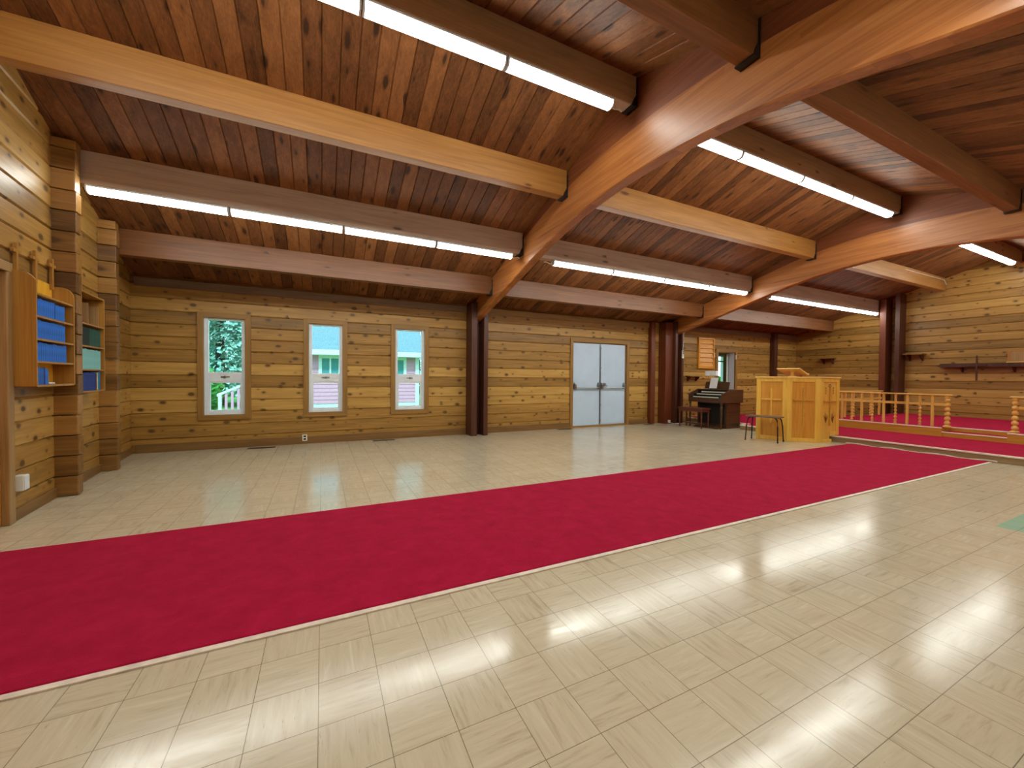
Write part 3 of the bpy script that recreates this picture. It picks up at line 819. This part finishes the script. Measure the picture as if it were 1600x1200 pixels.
for i in range(10): pm.box(-.02, .28, .16+i*.06, .185+i*.06, .03, .055)
pm.box(-.03, .28, .13, .76, 0.0, .03); pm.build('pedal_board', M['walnut'], t)
mr = MB(); mr.M = Matrix.Translation((.47, 0, OT)) @ Matrix.Rotation(math.radians(14), 4, 'Y')
mr.prism([(.16, 0), (.84, 0), (.84, .19), (.5, .215), (.16, .19)], 'x', 0, .016); mr.box(-.03, 0, .16, .84, 0, .014)
mr.build('music_rack', M['walnut'], t, bevel=.003)
sh = MB(); sh.M = Matrix.Translation((9.196, 6.925, OT+.022)) @ Matrix.Rotation(math.radians(14), 4, 'Y')
sh.box(0, .003, -.115, .1, 0, .28)
sh2 = sh.build('sheet_music', M['paper']); tag(sh2, 'white sheet music leaning on the organ music rack', 'sheet music')
tag(bx(9.085, 9.165, 6.98, 7.2, OT+.001, OT+.006).build('paper_sheet', M['paper']), 'loose white paper lying on the organ top', 'paper')
for yy, lab in ((7.165, 'left white-shaded music lamp standing on the organ'), (6.99, 'right white-shaded music lamp standing on the organ')):
    l = thing('music_lamp', lab, 'lamp', (9.35, yy, OT+.001), group='music lamps on the organ')
    MB().lathe([(.045, 0), (.045, .015), (.012, .025)], 12).build('base', M['walnut'], l, smooth=True)
    MB().tube([(0,0,.02), (0,0,.36)], .008, 8).build('stem', M['steel'], l)
    bx(-.05, .05, -.075, .075, .345, .47).build('lamp_shade', M['paper'], l, bevel=.012)

# bench
t = thing('organ_bench', 'red-brown wooden bench pulled up to the organ', 'bench', (8.57, 6.98, 0))
bx(-.16, .16, -.37, .37, .475, .51).build('seat', M['walnut_red'], t, bevel=.008)
bx(-.14, .14, -.34, .34, .41, .475).build('apron', M['walnut_red'], t)
for sx in (-1, 1):
    for sy in (-1, 1):
        MB().lathe([(.013, 0), (.012, .03), (.018, .2), (.02, .33), (.014, .35), (.022, .37), (.022, .42)], 12, (sx*.125, sy*.325, 0)).build('leg', M['walnut_red'], t, smooth=True)
bx(-.012, .012, -.325, .325, .09, .12).build('stretcher', M['walnut_red'], t)

# ---------------------------------------------------------------- fittings on the north wall
t = thing('louver_shutter', 'golden louvered wooden panel above the organ', 'louver panel', (10.34, YN, 1.545))
f = MB(); f.box(-.345, -.27, -.05, .004, 0, .92); f.box(.30, .345, -.05, .004, 0, .92); f.box(-.27, .30, -.05, .004, 0, .05); f.box(-.27, .30, -.05, .004, .87, .92)
f.build('frame', M['louver'], t, bevel=.004)
for k in range(6):
    z = .05+k*.1367
    MB().prism([(-.045, z+.01), (-.035, z), (-.008, z+.12), (-.018, z+.135)], 'x', -.27, .30).build('slat', M['louver'], t)
tag(bx(10.665, 10.745, YN-.02, YN+.004, 1.90, 2.03).build('light_switch', M['plastic'], bevel=.004), 'white switch box between the louvered panel and the doorway', 'switch')
t = thing('bracket_shelf', 'small wooden ledge shelf left of the organ below the louvered panel', 'shelf', (9.75, YN, 1.3))
bx(-.25, .27, -.16, .004, 0, .025).build('board', M['trim'], t, bevel=.003)
for xx in (-.16, .18): MB().prism([(0.004, 0), (-.14, 0), (-.13, -.03), (-.04, -.12), (0.004, -.14)], 'x', xx-.012, xx+.012).build('bracket', M['post_red'], t)
t = thing('outlet', 'white duplex outlet low on the window wall', 'outlet', (-.28, YN-.022, .055))
bx(-.04, .04, -.012, .003, 0, .115).build('cover_plate', M['plastic'], t, bevel=.003)
MB().box(-.02, .02, -.015, -.01, .018, .048).box(-.02, .02, -.015, -.01, .068, .098).build('socket', M['dark'], t)
t = thing('outlet', 'white surface outlet box low on the bookshelf wall', 'outlet', (W0.x, W0.y, 0), W_ROT)
bx(.03, .12, -.055, .004, .245, .375).build('box', M['plastic'], t, bevel=.004)
bx(.035, .115, -.062, -.053, .25, .37).build('cover_plate', M['white'], t, bevel=.003)
t = thing('power_strip', 'white power strip and cable hung on the dark post left of the organ', 'power strip', (8.965, 7.7, 1.8))
bx(-.028, .028, -.035, .003, 0, .22).build('strip', M['plastic'], t, bevel=.006)
MB().box(-.018, .018, -.038, -.03, .12, .15).box(-.018, .018, -.038, -.03, .165, .195).build('socket', M['dark'], t)
MB().tube([(0, -.015, .22), (.005, -.02, .34), (.02, -.02, .5), (.012, -.02, .62), (.03, -.02, .70), (.1, -.02, .76)], .007, 6).build('cord', M['plastic'], t)
tag(bx(8.56, 8.63, 7.765, 7.803, .02, .10).build('floor_outlet', M['plastic'], bevel=.005), 'small white outlet at the foot of the wide red-brown post', 'outlet')
tag(MB().tube([(8.63, 7.77, .03), (8.68, 7.72, .008), (8.85, 7.64, .008), (9.05, 7.66, .008), (9.2, 7.8, .008)], .006, 6).build('power_cable', M['plastic']), 'white cable lying on the floor beside the organ', 'cable')
VL = ['floor vent grille below the leftmost window', 'floor vent grille below the rightmost window', 'floor vent grille left of the double doors', 'floor vent grille right of the double doors']
for (xa, xb, yc), lab in zip(((-1.12, -.72, 7.85), (.88, 1.28, 7.87), (5.06, 5.44, 7.9), (7.75, 8.05, 7.85)), VL):
    t = thing('floor_vent', lab, 'floor vent', ((xa+xb)/2, yc, 0), group='floor vents along the north wall')
    h = (xb-xa)/2
    MB().box(-h, h, -.05, -.04, 0, .006).box(-h, h, .04, .05, 0, .006).box(-h, -h+.012, -.04, .04, 0, .006).box(h-.012, h, -.04, .04, 0, .006).build('frame', M['stoolleg'], t)
    g = MB(); n = 16
    for k in range(n): g.box(-h+.014+k*(2*h-.028)/n, -h+.014+(k+.45)*(2*h-.028)/n, -.04, .04, .001, .005)
    g.build('grille', M['stoolleg'], t)
    bx(-h+.012, h-.012, -.04, .04, .0003, .0012).build('duct_opening', M['dark'], t)

# ---------------------------------------------------------------- altar end wall
for yc, zz, lab in ((4.94, 1.96, 'small bracket shelf on the altar wall right of the post pair'), (7.05, 1.93, 'small bracket shelf on the altar wall near the dark corner')):
    t = thing('bracket_shelf', lab, 'shelf', (XE, yc, zz))
    bx(-.28, .004, -.2, .2, 0, .028).build('board', M['casing_h'], t, bevel=.003)
    for yy in (-.13, .13): MB().prism([(.004, 0), (-.22, 0), (-.2, -.03), (-.05, -.16), (.004, -.18)], 'y', yy-.012, yy+.012).build('bracket', M['post'], t)
t = thing('altar_shelf', 'long dark wooden shelf across the altar wall', 'shelf', (XE, 3.2, 1.59))
bx(-.20, .004, -1.3, 1.22, .0, .10).build('board', M['post'], t, bevel=.004)
for yy in (-.9, 0, .85): MB().prism([(.004, 0), (-.16, 0), (-.03, -.13), (.004, -.13)], 'y', yy-.015, yy+.015).build('bracket', M['post'], t)
t = thing('hanging_cross', 'slim dark cross hanging in front of the long altar shelf', 'cross', (XE-.215, 3.76, 1.25))
bx(-.012, .012, -.016, .016, 0, .63).build('upright', M['post'], t, bevel=.003)
bx(-.011, .011, -.17, .17, .37, .405).build('crossbar', M['post'], t, bevel=.003)
t = thing('tabernacle_box', 'pale wooden box standing on the altar shelf', 'box', (XE-.1, 3.02, 1.691))
bx(-.1, .09, -.26, .26, 0, .28).build('body', M['beam_tan'], t, bevel=.004)
bx(-.115, .09, -.27, .27, .0, .018).build('base_edge', M['oak_top'], t)
bx(-.108, -.1, -.2, .2, .04, .25).build('front_panel', M['casing_pale'], t)

# ---------------------------------------------------------------- hymnal bookshelves on the west wall (frame: x = s, -y = into the room)
def book(name, mat, loc, w, d, h, rot, label, cat, group):
    mb = MB()
    mb.mat = 0
    mb.box(0, w, -d, -d+.004, 0, h); mb.box(0, .003, -d, 0, 0, h); mb.box(w-.003, w, -d, 0, 0, h)
    mb.mat = 1
    mb.box(.003, w-.003, -d+.004, -.004, .004, h-.005)
    o = mb.build(name, [mat, M['pages']], loc=loc, rot=rot)
    return tag(o, label, cat, group)
SD = .16
def row_of_books(s0, z, items, d, group):
    s = s0
    for (mat, w, h, label, cat, gap) in items:
        s += gap
        p = wpt(s, .013)
        book('book', M[mat], (p.x, p.y, z+.0005), w, d, h, W_ROT, label, cat, group)
        s += w+.0012
t = thing('bookshelf', 'oak wall bookshelf of blue hymnals topped by three crosses', 'bookshelf', (W0.x, W0.y, 0), W_ROT)
a0, a1 = -.03, .745
ZB = [1.14, 1.345, 1.54, 1.735, 1.925]
for s0, nm in ((a0, 'side_panel'), (a1-.02, 'side_panel')):
    pr = [(0, 1.13), (-SD, 1.13), (-SD, 2.0)]
    for k in range(9):
        an = math.radians(90*k/8); pr.append((-SD+.09-.09*math.cos(an), 2.0+.09*math.sin(an)))
    pr.append((0, 2.09))
    mb = MB(); mb.prism(pr, 'x', s0, s0+.02); mb.build(nm, M['shelf'], t, bevel=.003)
bx(a0+.02, a1-.02, -.012, 0, 1.13, 2.105).build('back_board', M['shelf_back'], t)
for z in ZB: bx(a0+.02, a1-.02, -SD+.004, -.012, z-.018, z).build('shelf_board', M['shelf'], t, bevel=.002)
for k, (s, zb, zt) in enumerate(((.05, 2.06, 2.33), (.365, 2.06, 2.345), (.69, 2.06, 2.355))):
    c = MB(); c.box(s-.016, s+.016, -.034, -.013, zb, zt); c.box(s-.06, s-.016, -.034, -.013, zt-.085, zt-.055); c.box(s+.016, s+.06, -.034, -.013, zt-.085, zt-.055)
    c.build('cross', M['shelf'], t, bevel=.002)
bt = 'blue clothbound hymnal on the {} shelf of the left bookshelf'
RB = random.Random(3)
def many(n, mat, w, h, label, cat='book', jit=.004):
    return [(mat, w+RB.uniform(-.003, .003), h+RB.uniform(-jit, jit), label, cat, 0) for _ in range(n)]
row_of_books(a0+.023, ZB[3], many(1, 'blue', .028, .15, bt.format('top'))+many(9, 'blue2', .038, .148, bt.format('top'))+[('navy', .012, .15, 'thin navy book among the blue hymnals on the top shelf', 'book', 0)]+many(5, 'blue2', .038, .142, bt.format('top')), .125, 'blue hymnals on the top shelf of the left bookshelf')
row_of_books(a0+.023, ZB[2], many(16, 'blue2', .0345, .155, bt.format('second')), .13, 'blue hymnals on the second shelf of the left bookshelf')
row_of_books(a0+.023, ZB[1], many(17, 'blue2', .0345, .158, bt.format('third')), .13, 'blue hymnals on the third shelf of the left bookshelf')
row_of_books(a0+.023, ZB[0], many(5, 'blue', .034, .15, bt.format('bottom'))+[('navy', .022, .152, 'navy book beside the blue hymnals on the bottom shelf', 'book', 0)]+many(2, 'blue2', .03, .14, bt.format('bottom')), .12, 'blue hymnals on the bottom shelf of the left bookshelf')
p = wpt(.42, .10)
tag(bx(-.05, .05, -.02, .02, 0, .018).build('chalk_eraser', M['paper'], loc=(p.x, p.y, ZB[0]+.0005), rot=W_ROT+.3, bevel=.004), 'small white block lying on the bottom shelf of the left bookshelf', 'eraser')

t = thing('bookshelf', 'open wooden wall bookshelf of green and aqua books between the log pilasters', 'bookshelf', (W0.x, W0.y, 0), W_ROT)
b0, b1 = .915, 1.60
ZC = [1.055, 1.29, 1.545, 1.785]
for s0 in (b0, b1-.016): bx(s0, s0+.016, -SD, 0, 1.04, 2.12).build('side_panel', M['shelf'], t, bevel=.002)
bx(b0+.016, b1-.016, -.01, 0, 1.04, 2.12).build('back_board', M['post_red'], t)
for z in ZC+[2.12]: bx(b0+.016, b1-.016, -SD+.002, -.01, z-.016, z).build('shelf_board', M['shelf'], t, bevel=.002)
for s in (1.2, 1.5): bx(s, s+.012, -SD+.03, -.012, 1.7855, 2.02).build('divider', M['casing_pale'], t)
row_of_books(b0+.02, ZC[2], [('blackcloth', .05, .195, 'black book beside the green hymnals on the right bookshelf', 'book', 0)]*5+many(7, 'green', .045, .195, 'dark green hymnal on the second shelf of the right bookshelf'), .13, 'green and black hymnals on the right bookshelf')
row_of_books(b0+.02, ZC[1], many(12, 'aqua', .046, .215, 'pale aqua booklet on the third shelf of the right bookshelf', jit=.006), .135, 'pale aqua booklets on the right bookshelf')
row_of_books(b0+.02, ZC[0], many(8, 'navy', .05, .2, 'navy blue book on the bottom shelf of the right bookshelf', jit=.006)+[('maroon', .014, .19, 'thin maroon book on the bottom shelf of the right bookshelf', 'book', 0), ('cardboard', .014, .18, 'thin tan book on the bottom shelf of the right bookshelf', 'book', .004), ('pages', .02, .2, 'cream book on the bottom shelf of the right bookshelf', 'book', 0), ('teal', .035, .205, 'teal book on the bottom shelf of the right bookshelf', 'book', 0), ('blue', .045, .21, 'mid-blue book at the right end of the bottom shelf of the right bookshelf', 'book', 0)], .135, 'mixed books on the bottom shelf of the right bookshelf')
p = wpt(1.08, .085)
tag(bx(-.07, .06, -.045, .045, 0, .02).build('booklet', M['maroon'], loc=(p.x, p.y, ZC[3]+.0005), rot=W_ROT+.2, bevel=.003), 'small red booklet lying on the upper shelf of the right bookshelf', 'booklet')
p = wpt(.99, .075)
tag(bx(-.07, .09, -.05, .05, 0, .075).build('small_box', M['casing_pale'], loc=(p.x, p.y, 2.1205), rot=W_ROT, bevel=.003), 'small tan box on top of the right bookshelf', 'box')

# ---------------------------------------------------------------- outside
M['grass'] = plain('lawn', (92,150,70), .9, var=.2, scale=3)
M['siding'] = plain('pink_siding', (222,158,186), .6, var=.03)
M['roof'] = plain('grey_shingle', (112,140,152), .8, var=.2, scale=30)
M['fascia'] = plain('white_fascia', (222,230,232), .5)
M['leaf'] = plain('conifer_leaf', (150,200,182), .8, var=.3, scale=2.5)
M['leaf2'] = plain('broad_leaf', (70,150,60), .7, var=.3, scale=3)
M['bark'] = plain('bark', (84,66,52), .9, var=.2)
tag(bx(-14, 24, 8.4, 60, -.5, -.15).build('ground', M['grass']), 'grass lawn outside the windows', 'ground', kind='structure')
t = thing('neighbour_house', 'neighbouring house with pink lap siding and grey shingle roof', 'house', (0, 17.2, -.15))
HX0, HX1, EZ = -.95, 3.68, 2.32
w = MB()
for k in range(13):
    z0 = .28+k*.155
    w.prism([(.025, z0), (0.045, z0+.155), (.2, z0+.155), (.2, z0)], 'x', HX0, HX1)
    w.prism([(HX0, 0), (HX0, 4.5), (HX0+.15, 4.5), (HX0+.15, 0)], 'z', z0, z0+.155) if k == 0 else None
w.box(HX0, HX1, .1, 4.6, .28, 2.3)
w.build('siding_wall', M['siding'], t)
bx(HX0, HX1, .05, 4.6, 0, .28).build('foundation', M['fascia'], t)
rf = MB(); rf.prism([(-.45, EZ-.02), (2.3, EZ+1.75), (5.1, EZ-.02), (5.1, EZ+.1), (2.3, EZ+1.88), (-.45, EZ+.1)], 'x', HX0-.4, HX1+.4)
rf.build('roof', M['roof'], t)
MB().box(HX0-.4, HX1+.4, -.5, -.45, EZ-.12, EZ+.08).box(HX0, HX1, -.45, .1, EZ-.12, EZ-.08).build('fascia', M['fascia'], t)
bx(HX1-.02, HX1+.14, -.03, .2, 0, 2.3).build('corner_board', M['fascia'], t)
for xc in (.30, 2.86):
    f = MB(); f.box(-.42, .42, -.02, .03, 1.25, 1.35); f.box(-.42, .42, -.02, .03, 2.08, 2.2); f.box(-.42, -.30, -.02, .03, 1.35, 2.08); f.box(.30, .42, -.02, .03, 1.35, 2.08); f.box(-.03, .03, -.015, .03, 1.35, 2.08)
    fo = f.build('window_trim', M['fascia'], t, loc=(xc, 0, 0))
    M['pane_dark'] = M.get('pane_dark') or plain('house_pane', (80,150,160), .15)
    bx(-.3, .3, .01, .028, 1.35, 2.08).build('pane', M['pane_dark'], fo)
t = thing('deck_railing', 'white picket railing of an outdoor ramp seen through the leftmost window', 'railing', (-2.5, 13, -.15))
MB().box(-.02, .05, -.05, .05, 0, .86).build('post', M['fascia'], t)
MB().prism([(-.05, .80), (1.1, 1.36), (1.1, 1.42), (-.05, .87)], 'y', -.03, .03).build('hand_rail', M['fascia'], t)
MB().prism([(-.05, .12), (1.1, .62), (1.1, .67), (-.05, .18)], 'y', -.02, .02).build('bottom_rail', M['fascia'], t)
for k in range(7):
    x = .12+k*.14
    bx(x, x+.06, -.012, .012, .15+(x*.44), .82+x*.49).build('picket', M['siding'], t)

def tree(name, label, loc, H, R, n, mat, seed, conifer=True, group=None):
    rg = random.Random(seed)
    t = thing(name, label, 'tree' if conifer or H > 2 else 'bush', loc, group=group)
    f = MB()
    for i in range(n):
        u = rg.random(); z = H*(.04+.96*u); r = R*(1-u)**.55*(.35+.65*rg.random()**.5) if conifer else R*math.sqrt(max(0, 1-(2*u-1)**2))*rg.random()**.4
        an = rg.random()*6.283; x, y = r*math.cos(an), r*math.sin(an)
        L = rg.uniform(.18, .46)*(1 if conifer else .5); w = L*.38
        ca, sa = math.cos(an+rg.uniform(-.7, .7)), math.sin(an+rg.uniform(-.7, .7)); dz = -L*rg.uniform(.1, .6) if conifer else L*rg.uniform(-.6, .6)
        tip = (x+ca*L, y+sa*L, z+dz)
        f._add([(x, y, z), (x+ca*L*.5-sa*w*.5, y+sa*L*.5+ca*w*.5, z+dz*.4+.04), tip, (x+ca*L*.5+sa*w*.5, y+sa*L*.5-ca*w*.5, z+dz*.4-.04)], [(0,1,2,3)])
    f.build('foliage', mat, t)
    MB().tube([(0,0,0), (0,0,H*.5), (0,0,H*.93)], [R*.09+.02, R*.05+.015, .012], 8).build('trunk', M['bark'], t)
    return t
tree('conifer_tree', 'tall blue-green conifer filling the leftmost window', (-4.2, 22, -.15), 13, 2.1, 17000, M['leaf'], 1, group='trees outside')
tree('conifer_tree', 'distant conifer behind the tall one in the leftmost window', (-6.4, 32, -.15), 15, 2.6, 15000, M['leaf'], 7, group='trees outside')
tree('conifer_tree', 'conifer rising behind the neighbouring house roof, left', (.4, 32, -.15), 14, 2.4, 6000, M['leaf'], 3, group='trees outside')
tree('conifer_tree', 'conifer rising behind the neighbouring house roof, right', (7.0, 32, -.15), 14, 2.4, 6000, M['leaf'], 4, group='trees outside')
tree('conifer_tree', 'conifer standing far left beyond the lawn', (-12.6, 28, -.15), 14, 2.4, 5000, M['leaf'], 9, group='trees outside')
tree('leafy_bush', 'bright green bush beside the white railing outside', (-3.55, 14.4, -.15), 1.7, .8, 1800, M['leaf2'], 5, False)
tree('leafy_bush', 'green bush at the corner of the neighbouring house', (4.95, 17.6, -.15), 1.6, .45, 900, M['leaf2'], 6, False)
tree('leafy_bush', 'green bush outside the small room window', (17.6, 12.6, -.15), 1.5, .8, 1500, M['leaf2'], 8, False)

# ---------------------------------------------------------------- light and sky
W = bpy.data.worlds.new('sky'); SC.world = W; W.use_nodes = True
nt = W.node_tree; nt.nodes.clear()
o = nt.nodes.new('ShaderNodeOutputWorld'); bgn = nt.nodes.new('ShaderNodeBackground')
bgn.inputs[0].default_value = (.62, .90, 1.0, 1); bgn.inputs[1].default_value = 2.6
nt.links.new(bgn.outputs[0], o.inputs[0])
sd = bpy.data.lights.new('sun', 'SUN'); sd.energy = 3.2; sd.angle = math.radians(6); sd.color = (.82, 1.0, 1.0)
so = bpy.data.objects.new('sun', sd); COL.objects.link(so); so.rotation_euler = (math.radians(42), 0, math.radians(-20))

# ---------------------------------------------------------------- camera
F = 612.0
def unit(v): return Vector(v).normalized()
dY = unit((503-800, 587-600, F)); dX = Vector((2085-800, 600-600, F)).normalized()
dX = (dX - dX.dot(dY)*dY).normalized(); dZ = dX.cross(dY)
R = Matrix((dX, dY, dZ)).transposed()      # world -> image axes (x right, y down, z forward)
right, down, fwd = Vector(R[0]), Vector(R[1]), Vector(R[2])
rot = Matrix((right, -down, -fwd)).transposed()
cd = bpy.data.cameras.new('camera'); cd.sensor_width = 36; cd.lens = F/1600*36; cd.clip_start = .02; cd.clip_end = 200
co = bpy.data.objects.new('camera', cd); COL.objects.link(co)
co.matrix_world = Matrix.Translation((0, 0, 1.24)) @ rot.to_4x4()
SC.camera = co

SC.view_settings.view_transform = 'Standard'; SC.view_settings.look = 'None'
SC.view_settings.exposure = 0.0; SC.view_settings.gamma = 1.0; SC.view_settings.use_curve_mapping = False
cy = SC.cycles
cy.use_denoising = True
cy.max_bounces = 7; cy.diffuse_bounces = 3; cy.glossy_bounces = 3; cy.transmission_bounces = 3; cy.transparent_max_bounces = 8
cy.sample_clamp_indirect = 6; cy.caustics_reflective = False; cy.caustics_refractive = False
try: cy.use_light_tree = True
except Exception: pass
